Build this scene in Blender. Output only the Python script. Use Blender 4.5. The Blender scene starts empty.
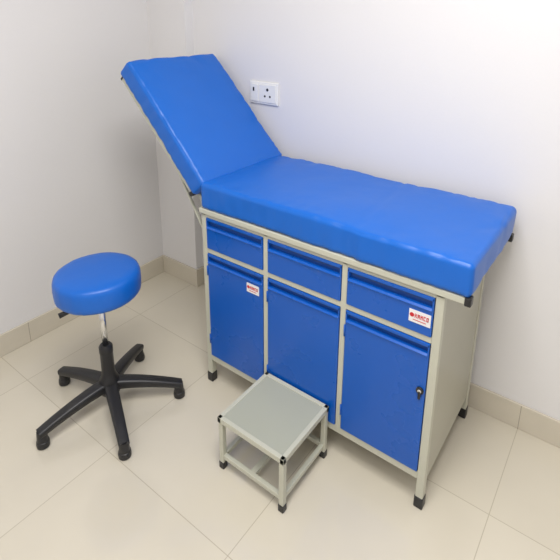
import bpy, bmesh, math
from mathutils import Vector, Matrix, noise
S=0.85   # layout units -> metres
scn=bpy.context.scene
scn.view_settings.view_transform='Standard'
scn.view_settings.look='None'

# ---------------- materials ----------------
def newmat(name,col,rough=.5,metal=0,nscale=0,bump=0,var=0,coat=0,spec=.5,rvar=0):
    m=bpy.data.materials.new(name);m.use_nodes=True
    nt=m.node_tree;b=nt.nodes['Principled BSDF']
    b.inputs['Base Color'].default_value=(*col,1);b.inputs['Roughness'].default_value=rough
    b.inputs['Metallic'].default_value=metal
    b.inputs['Specular IOR Level'].default_value=spec
    if coat: b.inputs['Coat Weight'].default_value=coat; b.inputs['Coat Roughness'].default_value=.15
    tc=nt.nodes.new('ShaderNodeTexCoord');n=nt.nodes.new('ShaderNodeTexNoise')
    n.inputs['Scale'].default_value=nscale or 20;n.inputs['Detail'].default_value=4
    nt.links.new(tc.outputs['Object'],n.inputs['Vector'])
    if bump:
        bp=nt.nodes.new('ShaderNodeBump');bp.inputs['Strength'].default_value=bump;bp.inputs['Distance'].default_value=.01
        nt.links.new(n.outputs['Fac'],bp.inputs['Height']);nt.links.new(bp.outputs['Normal'],b.inputs['Normal'])
    if rvar:
        mr=nt.nodes.new('ShaderNodeMapRange');mr.inputs[3].default_value=rough-rvar;mr.inputs[4].default_value=rough+rvar
        nt.links.new(n.outputs['Fac'],mr.inputs[0]);nt.links.new(mr.outputs[0],b.inputs['Roughness'])
    if var:
        mx=nt.nodes.new('ShaderNodeMix');mx.data_type='RGBA'
        mx.inputs[6].default_value=(*[c*(1-var) for c in col],1);mx.inputs[7].default_value=(*[min(1,c*(1+var)) for c in col],1)
        nt.links.new(n.outputs['Fac'],mx.inputs[0]);nt.links.new(mx.outputs[2],b.inputs['Base Color'])
    return m
M_wall=newmat('wall_paint',(.76,.75,.752),.5,nscale=90,bump=.03,var=.01)
M_ceil=newmat('ceiling_paint',(.85,.84,.82),.7,var=.01)
M_vinyl=newmat('blue_vinyl',(.001,.118,.53),.38,nscale=11,bump=.14,var=.04,rvar=.04)
M_blue=newmat('blue_paint',(.001,.092,.46),.28,nscale=6,var=.05,rvar=.05)
M_blue_shaded=newmat('blue_paint_shaded',(.001,.05,.25),.4,nscale=6,var=.05)  # cabinet blue darkened: shadow inside the grip recess painted into the colour
M_frame=newmat('grey_cream_paint',(.52,.52,.43),.35,nscale=15,var=.03)
M_panel=newmat('cream_panel',(.43,.42,.345),.38,nscale=5,var=.04)
M_frame_shaded=newmat('grey_cream_paint_shaded',(.40,.41,.335),.36,nscale=5,var=.04)  # frame paint in a darker tone, shade on the step tread baked in
M_black=newmat('black_plastic',(.014,.014,.016),.4,nscale=60,bump=.05)
M_chrome=newmat('chrome',(.75,.75,.75),.15,metal=1)
M_white=newmat('white_plastic',(.82,.82,.80),.3,nscale=40,var=.01)
M_label=newmat('label_paper',(.8,.78,.78),.4,var=.01)
M_red=newmat('label_red',(.55,.01,.02),.5,var=.02)
M_base=newmat('skirting_tile',(.62,.57,.47),.25,nscale=8,var=.06)
M_grout=newmat('joint',(.33,.29,.23),.7,var=.03)

def floor_mat():
    m=bpy.data.materials.new('floor_tiles');m.use_nodes=True;nt=m.node_tree;b=nt.nodes['Principled BSDF']
    tc=nt.nodes.new('ShaderNodeTexCoord');mp=nt.nodes.new('ShaderNodeMapping')
    T=.7*S
    mp.inputs['Location'].default_value=(-1.36*S+10*T,-.138*S+10*T,0)
    nt.links.new(tc.outputs['Object'],mp.inputs['Vector'])
    br=nt.nodes.new('ShaderNodeTexBrick');br.offset=0;br.squash=1
    br.inputs['Scale'].default_value=1;br.inputs['Brick Width'].default_value=T;br.inputs['Row Height'].default_value=T
    br.inputs['Mortar Size'].default_value=.0014;br.inputs['Mortar Smooth'].default_value=.1
    br.inputs['Color1'].default_value=(.67,.62,.51,1);br.inputs['Color2'].default_value=(.69,.64,.53,1)
    br.inputs['Mortar'].default_value=(.50,.45,.35,1)
    nt.links.new(mp.outputs['Vector'],br.inputs['Vector'])
    n=nt.nodes.new('ShaderNodeTexNoise');n.inputs['Scale'].default_value=3;n.inputs['Detail'].default_value=6
    nt.links.new(tc.outputs['Object'],n.inputs['Vector'])
    mx=nt.nodes.new('ShaderNodeMix');mx.data_type='RGBA';mx.blend_type='MULTIPLY';mx.inputs[0].default_value=.12
    nt.links.new(br.outputs['Color'],mx.inputs[6]);nt.links.new(n.outputs['Fac'],mx.inputs[7])
    nt.links.new(mx.outputs[2],b.inputs['Base Color'])
    b.inputs['Roughness'].default_value=.09;b.inputs['Specular IOR Level'].default_value=.6
    return m
M_floor=floor_mat()

# ---------------- helpers ----------------
def empty(name,loc):
    o=bpy.data.objects.new(name,None);o.empty_display_size=.1
    o.location=Vector(loc)*S;bpy.context.collection.objects.link(o);return o
def finish(name,bm,mat,parent=None,smooth=False,angle=None):
    bmesh.ops.recalc_face_normals(bm,faces=bm.faces)
    for v in bm.verts: v.co*=S
    me=bpy.data.meshes.new(name);bm.to_mesh(me);bm.free()
    mats=mat if isinstance(mat,list) else [mat]
    for k in mats: me.materials.append(k)
    o=bpy.data.objects.new(name,me);bpy.context.collection.objects.link(o)
    if smooth:
        for p in me.polygons:p.use_smooth=True
        if angle:
            try: me.set_sharp_from_angle(angle=angle)
            except Exception: pass
    if parent:
        o.parent=parent;o.matrix_parent_inverse=Matrix.Translation(-parent.location)
    return o
def addbox(bm,a,b,bev=0,M=None,seg=2,mi=0):
    a=Vector(a);b=Vector(b);t=bmesh.new()
    bmesh.ops.create_cube(t,size=1)
    for v in t.verts: v.co=Vector([(a[i]+b[i])/2+v.co[i]*abs(b[i]-a[i]) for i in range(3)])
    if bev: bmesh.ops.bevel(t,geom=list(t.edges),offset=bev,segments=seg,affect='EDGES',profile=.5)
    if M:
        for v in t.verts:v.co=M@v.co
    merge(bm,t,mi)
def merge(bm,t,mi=0):
    mp={}
    for v in t.verts: mp[v]=bm.verts.new(v.co)
    for f in t.faces:
        nf=bm.faces.new([mp[v] for v in f.verts]);nf.material_index=mi;nf.smooth=f.smooth
    t.free()
def box(name,a,b,mat,parent=None,bev=0,M=None):
    bm=bmesh.new();addbox(bm,a,b,bev,M);return finish(name,bm,mat,parent)
def beam(bm,p0,p1,w,h,bev=.003,mi=0,up=(0,0,1)):
    p0=Vector(p0);p1=Vector(p1);d=(p1-p0);L=d.length;x=d.normalized()
    y=Vector(up).cross(x)
    if y.length<1e-4:y=Vector((0,1,0))
    y.normalize();z=x.cross(y)
    M=Matrix.Translation(p0)@Matrix((x,y,z)).transposed().to_4x4()
    addbox(bm,(0,-w/2,-h/2),(L,w/2,h/2),bev,M,mi=mi)
def cyl(bm,p0,p1,r0,r1=None,n=24,mi=0):
    r1=r0 if r1 is None else r1
    p0=Vector(p0);p1=Vector(p1);x=(p1-p0).normalized()
    a=x.orthogonal().normalized();b=x.cross(a);A=[];B=[]
    for i in range(n):
        t=2*math.pi*i/n;d=a*math.cos(t)+b*math.sin(t)
        A.append(bm.verts.new(p0+d*r0));B.append(bm.verts.new(p1+d*r1))
    for i in range(n):
        f=bm.faces.new((A[i],A[(i+1)%n],B[(i+1)%n],B[i]));f.smooth=True;f.material_index=mi
    bm.faces.new(A[::-1]).material_index=mi;bm.faces.new(B).material_index=mi
def lathe(bm,c,prof,n=48,mi=0,fn=None):
    rings=[]
    for r,z in prof:
        if r<1e-6: rings.append([bm.verts.new((c[0],c[1],c[2]+z))])
        else:
            rr=[]
            for i in range(n):
                t=2*math.pi*i/n;k=1;dz=0
                if fn:k,dz=fn(t,r,z)
                rr.append(bm.verts.new((c[0]+r*k*math.cos(t),c[1]+r*k*math.sin(t),c[2]+z+dz)))
            rings.append(rr)
    for A,B in zip(rings,rings[1:]):
        for i in range(n):
            j=(i+1)%n
            if len(A)==1 and len(B)==1: continue
            if len(A)==1:f=bm.faces.new((A[0],B[i],B[j]))
            elif len(B)==1:f=bm.faces.new((A[i],A[j],B[0]))
            else:f=bm.faces.new((A[i],A[j],B[j],B[i]))
            f.smooth=True;f.material_index=mi
def ridged(p):
    return 1-abs(noise.noise(p))*2
def pad(dx,dy,dz,r,nx,ny,nz,crown=.006,wr=.002,seed=0):
    """upholstered rounded slab 0..dx,0..dy,0..dz"""
    bm=bmesh.new()
    def axis(n,d):
        e=[r*k/5 for k in range(6)]
        mid=[r+(d-2*r)*k/n for k in range(1,n)]
        return e+mid+[d-x for x in e[::-1]]
    X,Y,Z=axis(nx,dx),axis(ny,dy),axis(nz,dz)
    cache={}
    def V(x,y,z):
        k=(round(x,6),round(y,6),round(z,6))
        if k in cache:return cache[k]
        p=Vector((x,y,z));q=Vector((min(max(x,r),dx-r),min(max(y,r),dy-r),min(max(z,r),dz-r)))
        d=p-q
        if d.length>1e-7:
            out=q+d.normalized()*r
            nn=d.normalized()
        else: out=p;nn=Vector((0,0,0))
        u=x/dx;v=y/dy
        h=crown*(16*u*(1-u)*v*(1-v))**.35 if z>dz*.5 else 0
        out=out+Vector((0,0,h))
        e=min(x,dx-x,y,dy-y);near=math.exp(-e/.06)
        w=noise.noise(Vector((x*4+seed,y*4,z*4)))*wr+noise.noise(Vector((x*14+seed,y*14,z*9)))*wr*.25*(.3+near)
        # short pulled creases close to the seams only
        cr2=max(0,ridged(Vector((x*22+seed,y*7,z*3)))-.6)/.4
        w-=cr2*wr*.6*near
        out+=nn*w*1.2
        out.z+=w*.7*(1 if z>dz*.5 else 0)
        cache[k]=bm.verts.new(out);return cache[k]
    def sheet(A,B,f):
        for i in range(len(A)-1):
            for j in range(len(B)-1):
                q=[V(*f(A[i],B[j])),V(*f(A[i+1],B[j])),V(*f(A[i+1],B[j+1])),V(*f(A[i],B[j+1]))]
                fa=bm.faces.new(q);fa.smooth=True
    for z in (0,dz): sheet(X,Y,lambda a,b:(a,b,z))
    for y in (0,dy): sheet(X,Z,lambda a,b:(a,y,b))
    for x in (0,dx): sheet(Y,Z,lambda a,b:(x,a,b))
    return bm

# ---------------- room ----------------
XL=-1.034;W=.64;XP=-.690;P=.578;X2=3.2;Y2=-3.2;HC=3.2;hb=.13
box('floor',(XL-.2,Y2-.2,-.1),(X2+.2,W+.2,0),M_floor)
box('ceiling',(XL-.2,Y2-.2,HC),(X2+.2,W+.2,HC+.1),M_ceil)
box('wall_back',(XL-.2,W,0),(X2+.2,W+.15,HC),M_wall)
box('wall_left',(XL-.15,Y2,0),(XL,W,HC),M_wall)
box('wall_right',(X2,Y2,0),(X2+.15,W,HC),M_wall)
box('wall_front',(XL-.2,Y2-.15,0),(X2+.2,Y2,HC),M_wall)
box('wall_column',(XL,P,0),(XP,W,HC),M_wall)
def skirting(name,p0,p1,nrm,joints=()):
    bm=bmesh.new();p0=Vector(p0);p1=Vector(p1);n=Vector(nrm)*.012
    a=Vector((min(p0.x,p1.x,p0.x+n.x,p1.x+n.x),min(p0.y,p1.y,p0.y+n.y,p1.y+n.y),0))
    b=Vector((max(p0.x,p1.x,p0.x+n.x,p1.x+n.x),max(p0.y,p1.y,p0.y+n.y,p1.y+n.y),hb))
    addbox(bm,a,b,.003,seg=2)
    d=(p1-p0).normalized()
    for j in joints:
        c=p0+d*j
        e=Vector((abs(d.x)*.0015+abs(n.x)*1.04,abs(d.y)*.0015+abs(n.y)*1.04,0))
        addbox(bm,(c.x-e.x,c.y-e.y,.001),(c.x+e.x,c.y+e.y,hb-.002),0,mi=1)
    return finish(name,bm,[M_base,M_grout])
skirting('baseboard_back',(XP+.012,W,0),(X2,W,0),(0,-1,0),[1.36-XP-.012-.7*k for k in (-2,-1,0,1,2)])
skirting('baseboard_left',(XL,Y2,0),(XL,P-.012,0),(1,0,0),[.7*k for k in range(1,6)])
skirting('baseboard_right',(X2,Y2,0),(X2,W-.012,0),(-1,0,0))
skirting('baseboard_front',(XL+.012,Y2,0),(X2-.012,Y2,0),(0,1,0))
bm=bmesh.new()
addbox(bm,(XL,P-.012,0),(XP+.012,P,hb),.002);addbox(bm,(XP,P,0),(XP+.012,W,hb),.002)
finish('baseboard_column',bm,M_base)

# ---------------- examination couch ----------------
L=1.145;D=.569;H=.961;t=.123;OV=.078
C=empty('examination_couch',(L/2,D/2,0))
pw=.030
bm=bmesh.new()
for x in (0,L-pw):
    for y in (0,D-pw): addbox(bm,(x,y,.045),(x+pw,y+pw,H-.025),.003)
x1,x2=.381,.766
zs=.748;zb=.168
for x in (x1,x2): addbox(bm,(x-.012,.0,zb-.02),(x+.012,.03,H-.025),.002)
addbox(bm,(pw,.001,H-.045),(L-pw,.028,H-.02),.002)
addbox(bm,(pw,.001,zs-.012),(L-pw,.028,zs+.012),.002)
addbox(bm,(pw,.001,zb-.035),(L-pw,.028,zb-.002),.002)
finish('cabinet_frame',bm,M_frame,C)
bm=bmesh.new()
addbox(bm,(.004,pw,.12),(.010,D-pw,H-.03));addbox(bm,(L-.010,pw,.12),(L-.004,D-pw,H-.03))
addbox(bm,(pw,D-.012,.12),(L-pw,D-.006,H-.03));addbox(bm,(.01,.03,.13),(L-.01,D-.012,.142))
addbox(bm,(.01,.03,zs-.004),(L-.01,D-.012,zs+.004));addbox(bm,(.0,.0,H-.034),(L,D,H-.029))
finish('cabinet_panels',bm,M_panel,C)
bm=bmesh.new()
for x in (0,L-pw):
    for y in (0,D-pw):
        addbox(bm,(x-.003,y-.003,0),(x+pw+.003,y+pw+.003,.052),.004)
finish('cabinet_feet',bm,M_black,C)
bm=bmesh.new()
for y in (.002,D+.004): addbox(bm,(-.006,y-.012,H-.026),(L+OV-.012,y+.012,H),.004)
for x in (.006,L+.03): addbox(bm,(x-.012,0,H-.025),(x+.012,D,H-.001),.003)
addbox(bm,(0,.0,H-.008),(L+OV-.02,D,H-.001),0)
finish('bed_frame',bm,M_frame,C)
bm=bmesh.new()
for y in (.002,D+.004): addbox(bm,(L+OV-.014,y-.015,H-.029),(L+OV+.008,y+.015,H+.003),.004)
finish('frame_end_caps',bm,M_black,C)
# drawers + doors
cols=[(pw+.002,x1-.014),(x1+.014,x2-.014),(x2+.014,L-pw-.002)]
def front(name,xa,xb,za,zt,grip):
    bm=bmesh.new()
    addbox(bm,(xa,-.004,za),(xb,.018,zt-grip),.003)           # main panel
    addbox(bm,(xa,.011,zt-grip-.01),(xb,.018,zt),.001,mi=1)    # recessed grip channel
    addbox(bm,(xa,-.004,zt-.014),(xb,.018,zt),.002)            # top fold
    for xx in (xa,xb-.006): addbox(bm,(xx,-.004,zt-grip-.004),(xx+.006,.018,zt-.004),.001)
    lip=Matrix.Translation((xa,-.004,zt-grip-.003))@Matrix.Rotation(math.radians(40),4,'X')
    addbox(bm,(0.004,-.007,-.0015),(xb-xa-.004,.004,.0022),.001,lip)
    return finish(name,bm,[M_blue,M_blue_shaded],C)
for i,(a,b) in enumerate(cols):
    front('drawer_%d'%(i+1),a,b,zs+.014,H-.044,.043)
    front('cabinet_door_%d'%(i+1),a,b,zb,zs-.014,.040)
bm=bmesh.new()
for x in (cols[0][0],cols[1][0],cols[2][0]):
    for z in (.24,.62): cyl(bm,(x-.001,-.005,z),(x-.001,-.005,z+.05),.0035,n=10)
finish('door_hinges',bm,M_blue,C)
# lock
bm=bmesh.new();cyl(bm,(L-.050,-.004,.535),(L-.050,-.010,.535),.014);addbox(bm,(L-.055,-.014,.50),(L-.045,-.008,.535),.003)
finish('door_lock',bm,M_black,C)
bm=bmesh.new();cyl(bm,(L-.050,-.010,.535),(L-.050,-.013,.535),.007);finish('lock_barrel',bm,M_chrome,C)
def label(n,x,z,w,h):
    bm=bmesh.new();addbox(bm,(x,-.0065,z),(x+w,-.0035,z+h),0)
    finish('label_%d'%n,bm,M_label,C)
    bm=bmesh.new()
    cyl(bm,(x+w*.14,-.0064,z+h*.58),(x+w*.14,-.0072,z+h*.58),h*.17,n=16)
    gx=x+w*.27;gw=w*.12;gh=h*.34;z0=z+h*.41
    def st(a,b,c,d): addbox(bm,(gx+a*gw,-.0072,z0+b*gh),(gx+c*gw,-.0064,z0+d*gh))
    for ch in 'KAMCO':
        st(0,0,.28,1)
        if ch in 'AMO': st(.55,0,.83,1)
        if ch in 'ACO': st(.28,.78,.83,1)
        if ch in 'CO': st(.28,0,.83,.22)
        if ch in 'KA': st(.28,.38,.6,.6)
        if ch=='K': st(.55,.6,.83,1);st(.55,0,.83,.38)
        if ch=='M': st(.28,.5,.55,.8)
        gx+=gw*1.12
    addbox(bm,(x+w*.2,-.0072,z+h*.2),(x+w*.8,-.0064,z+h*.25))
    finish('label_print_%d'%n,bm,M_red,C)
label(1,1.030,.800,.078,.048)
label(2,.278,.628,.070,.044)

# flat mattress
bm=pad(L+OV+.004,.588,t+.004,.022,72,34,7,crown=.003,wr=.0042,seed=3)
for v in bm.verts: v.co+=Vector((.004,-.012,H-.001))
for v in bm.verts:
    dx=v.co.x-.80+(v.co.y)*.10
    v.co.z+= -.003*math.exp(-(dx/.010)**2) if v.co.z>H+.06 else 0
    if v.co.y<.03:
        v.co.y-= .006/(1+math.exp(-dx/.006))
        v.co.y+= .004*math.exp(-(dx/.010)**2)
finish('mattress',bm,M_vinyl,C,smooth=True)
# backrest
th=.8185;u=Vector((-math.cos(th),0,math.sin(th)));n=Vector((math.sin(th),0,math.cos(th)))
org=Vector((.016,-.004,H+t+.002))
Mb=Matrix.Translation(org)@Matrix((u,Vector((0,1,0)),n)).transposed().to_4x4()
bm=pad(.733,.598,.105,.020,40,32,6,crown=.006,wr=.0045,seed=11)
for v in bm.verts: v.co=Mb@(v.co+Vector((-.020,-.002,-.103)))
finish('backrest_pad',bm,M_vinyl,C,smooth=True)
bm=bmesh.new()
def bl(x,y,z): return Mb@Vector((x,y,z))
zf=-.114
for y in (.024,.56): beam(bm,bl(-.0,y,zf),bl(.685,y,zf),.022,.022,.003,up=n)
for x in (.02,.35,.67): beam(bm,bl(x,.016,zf),bl(x,.56,zf),.022,.020,.003,up=n)
addbox(bm,(.01,.018,-.1045),(.68,.565,-.1035),0,Mb)
for y in (.05,.53):
    beam(bm,bl(.30,y,-.124),Vector((-.006,y,H-.20)),.014,.008,.002)
    beam(bm,bl(.0,y,zf),Vector((-.006,y-.01,H-.012)),.020,.010,.002,up=(0,1,0))
finish('backrest_frame',bm,M_frame,C)
bm=bmesh.new()
for y in (.024,.56):
    addbox(bm,(.680,y-.013,zf-.013),(.692,y+.013,zf+.013),.003,Mb)
    cyl(bm,bl(.0,y-.020,zf),bl(.0,y+.016,zf),.012,n=16)
finish('backrest_caps',bm,M_black,C)

# ---------------- step stool ----------------
sw,sd,sh=.334,.318,.260
sx,sy=.562,-.172
T=empty('step_stool',(sx,sy,0))
Ms=Matrix.Translation((sx,sy,0))
bm=bmesh.new();q=.022
for a in (-1,1):
    for b in (-1,1):
        x=a*(sw/2-q/2-.002);y=b*(sd/2-q/2-.002)
        addbox(bm,(x-q/2,y-q/2,.03),(x+q/2,y+q/2,sh-.02),.003,Ms)
for b in (-1,1):
    y=b*(sd/2-q/2-.004);addbox(bm,(-sw/2+.02,y-.009,.052),(sw/2-.02,y+.009,.072),.002,Ms)
for a in (-1,1):
    x=a*(sw/2-q/2-.004);addbox(bm,(x-.009,-sd/2+.02,.052),(x+.009,sd/2-.02,.072),.002,Ms)
addbox(bm,(-.012,-sd/2+.02,.053),(.012,sd/2-.02,.071),.002,Ms)
finish('step_legs',bm,M_frame,T)
bm=bmesh.new()
addbox(bm,(-sw/2,-sd/2,sh-.024),(sw/2,-sd/2+.018,sh),.002,Ms);addbox(bm,(-sw/2,sd/2-.018,sh-.024),(sw/2,sd/2,sh),.002,Ms)
addbox(bm,(-sw/2,-sd/2,sh-.024),(-sw/2+.018,sd/2,sh),.002,Ms);addbox(bm,(sw/2-.018,-sd/2,sh-.024),(sw/2,sd/2,sh),.002,Ms)
finish('step_rim',bm,M_frame,T)
bm=bmesh.new();addbox(bm,(-sw/2+.017,-sd/2+.017,sh-.012),(sw/2-.017,sd/2-.017,sh-.003),.001,Ms)
finish('step_tread',bm,M_frame_shaded,T)
bm=bmesh.new()
for a in (-1,1):
    for b in (-1,1):
        x=a*(sw/2-q/2-.002);y=b*(sd/2-q/2-.002)
        addbox(bm,(x-q/2-.002,y-q/2-.002,0),(x+q/2+.002,y+q/2+.002,.035),.004,Ms)
finish('step_feet',bm,M_black,T)

# ---------------- swivel stool ----------------
ux,uy,ur,ua,uz=-.251,-.399,.318,.819,.735
Q=empty('swivel_stool',(ux,uy,0))
bm=bmesh.new()
R=.183
prof=[(0,0.0),(R*.9,0),(R*.96,.003),(R*.992,.012),(R,.030),(R*1.006,.058),(R*1.0,.084),(R*.98,.098),(R*.94,.107),(R*.87,.112),(R*.7,.116),(R*.5,.118),(R*.25,.119),(0,.119)]
def fn(a,r,z):
    e=noise.noise(Vector((math.cos(a)*2.2,math.sin(a)*2.2,z*8)))*.012+noise.noise(Vector((math.cos(a)*9,math.sin(a)*9,z*4)))*.010
    return 1+e*(r/R)**4, noise.noise(Vector((math.cos(a)*r*12,math.sin(a)*r*12,5)))*.002
lathe(bm,(ux-.004,uy,uz-.119),prof,n=96,fn=fn)
finish('seat',bm,M_vinyl,Q,smooth=True)
zz=uz-.019
bm=bmesh.new()
cyl(bm,(ux,uy,zz-.125),(ux,uy,zz-.099),.05,.09)
cyl(bm,(ux,uy,zz-.16),(ux,uy,zz-.12),.024,.03)
beam(bm,(ux,uy,zz-.118),(ux-.035,uy-.13,zz-.137),.012,.006,.002)
cyl(bm,(ux-.030,uy-.118,zz-.136),(ux-.044,uy-.172,zz-.144),.010,.012,n=16)
finish('seat_bracket',bm,M_black,Q)
bm=bmesh.new();cyl(bm,(ux,uy,.3),(ux,uy,zz-.13),.014);finish('gas_piston',bm,M_chrome,Q)
bm=bmesh.new()
lathe(bm,(ux,uy,0),[(0,.07),(.03,.07),(.045,.085),(.05,.11),(.048,.15),(.036,.175),(.030,.2),(.029,.30),(.031,.305),(.031,.335),(.024,.345),(0,.345)],n=32)
def loft(bm,secs):
    prev=None
    for c,dirv,w,h in secs:
        c=Vector(c);d=Vector(dirv).normalized();s=Vector((-d.y,d.x,0)).normalized();up=d.cross(s)
        ring=[]
        for k in range(16):
            a=2*math.pi*k/16;ca,sa=math.cos(a),math.sin(a)
            f=lambda v:math.copysign(abs(v)**.55,v)
            ring.append(bm.verts.new(c+s*f(ca)*w+up*f(sa)*h))
        if prev:
            for k in range(16):
                fc=bm.faces.new((prev[k],prev[(k+1)%16],ring[(k+1)%16],ring[k]));fc.smooth=True
        else: bm.faces.new(ring)
        prev=ring
    bm.faces.new(prev[::-1])
for i in range(5):
    a=ua+i*2*math.pi/5;d=Vector((math.cos(a),math.sin(a),0))
    secs=[]
    for k in range(9):
        s=k/8;r=.03+(ur+.012-.03)*s;z=.128-.055*s**1.6
        secs.append((Vector((ux,uy,z))+d*r,d-Vector((0,0,.12+.15*s)),.031-.008*s,.026-.010*s))
    loft(bm,secs)
    f=Vector((ux,uy,0))+d*ur
    cyl(bm,f+Vector((0,0,.03)),f+Vector((0,0,.082)),.024,.020,n=20)
    lathe(bm,f,[(0,0),(.020,0),(.027,.006),(.028,.02),(.026,.032),(.02,.036),(0,.036)],n=20)
finish('star_base',bm,M_black,Q,smooth=True,angle=.7)

# ---------------- wall socket ----------------
px,pz=-.135,1.396;w=.10;h=.062
K=empty('wall_socket',(px,W-.01,pz))
bm=bmesh.new();addbox(bm,(px-w,W-.012,pz-h),(px+w,W,pz+h),.005,seg=3)
addbox(bm,(px-w+.014,W-.018,pz-h+.014),(px-.036,W-.008,pz+h-.014),.002)
addbox(bm,(px-.030,W-.016,pz-h+.012),(px+w-.012,W-.008,pz+h-.012),.002)
finish('socket_plate',bm,M_white,K)
bm=bmesh.new()
for dx,dz,r in ((.03,.022,.008),(.012,-.015,.006),(.048,-.015,.006)):
    cyl(bm,(px+dx,W-.0155,pz+dz),(px+dx,W-.0172,pz+dz),r,n=16)
addbox(bm,(px-.072,W-.0195,pz+.008),(px-.062,W-.0175,pz+.03))
finish('socket_holes',bm,M_black,K)

# ---------------- lights ----------------
def area(name,loc,rot,sx_,sy_,e,col):
    l=bpy.data.lights.new(name,'AREA');l.shape='RECTANGLE';l.size=sx_;l.size_y=sy_;l.energy=e;l.color=col
    o=bpy.data.objects.new(name,l);o.location=Vector(loc)*S;o.rotation_euler=rot;bpy.context.collection.objects.link(o)
area('ceiling_panel_light',(1.2,-.95,HC-.06),(0,0,0),.9,.9,42,(1,.98,.96))
area('ceiling_panel_light_rear',(1.1,-2.3,HC-.06),(0,0,0),1.0,1.0,22,(1,.98,.96))
wd=bpy.data.worlds.new('World');scn.world=wd;wd.use_nodes=True
wd.node_tree.nodes['Background'].inputs[0].default_value=(.8,.85,1,1);wd.node_tree.nodes['Background'].inputs[1].default_value=.3

# ---------------- camera ----------------
yaw,pit,roll,f,ppx,ppy=.6281,.2786,.0105,484.18,288.77,147.97
cy,sy_=math.cos(yaw),math.sin(yaw);cp,sp=math.cos(pit),math.sin(pit)
F=Vector((-sy_*cp,cy*cp,-sp));Rv=Vector((cy,sy_,0));U=Rv.cross(F)
R2=Rv*math.cos(roll)+U*math.sin(roll);U2=U*math.cos(roll)-Rv*math.sin(roll)
cam=bpy.data.cameras.new('camera');co=bpy.data.objects.new('camera',cam);bpy.context.collection.objects.link(co)
m=Matrix((R2,U2,-F)).transposed().to_4x4();m.translation=Vector((1.549,-1.4474,1.8451))*S
co.matrix_world=m
cam.sensor_width=36;cam.lens=f/560*36;cam.shift_x=(280-ppx)/560;cam.shift_y=-(280-ppy)/560;cam.clip_start=.02
scn.camera=co
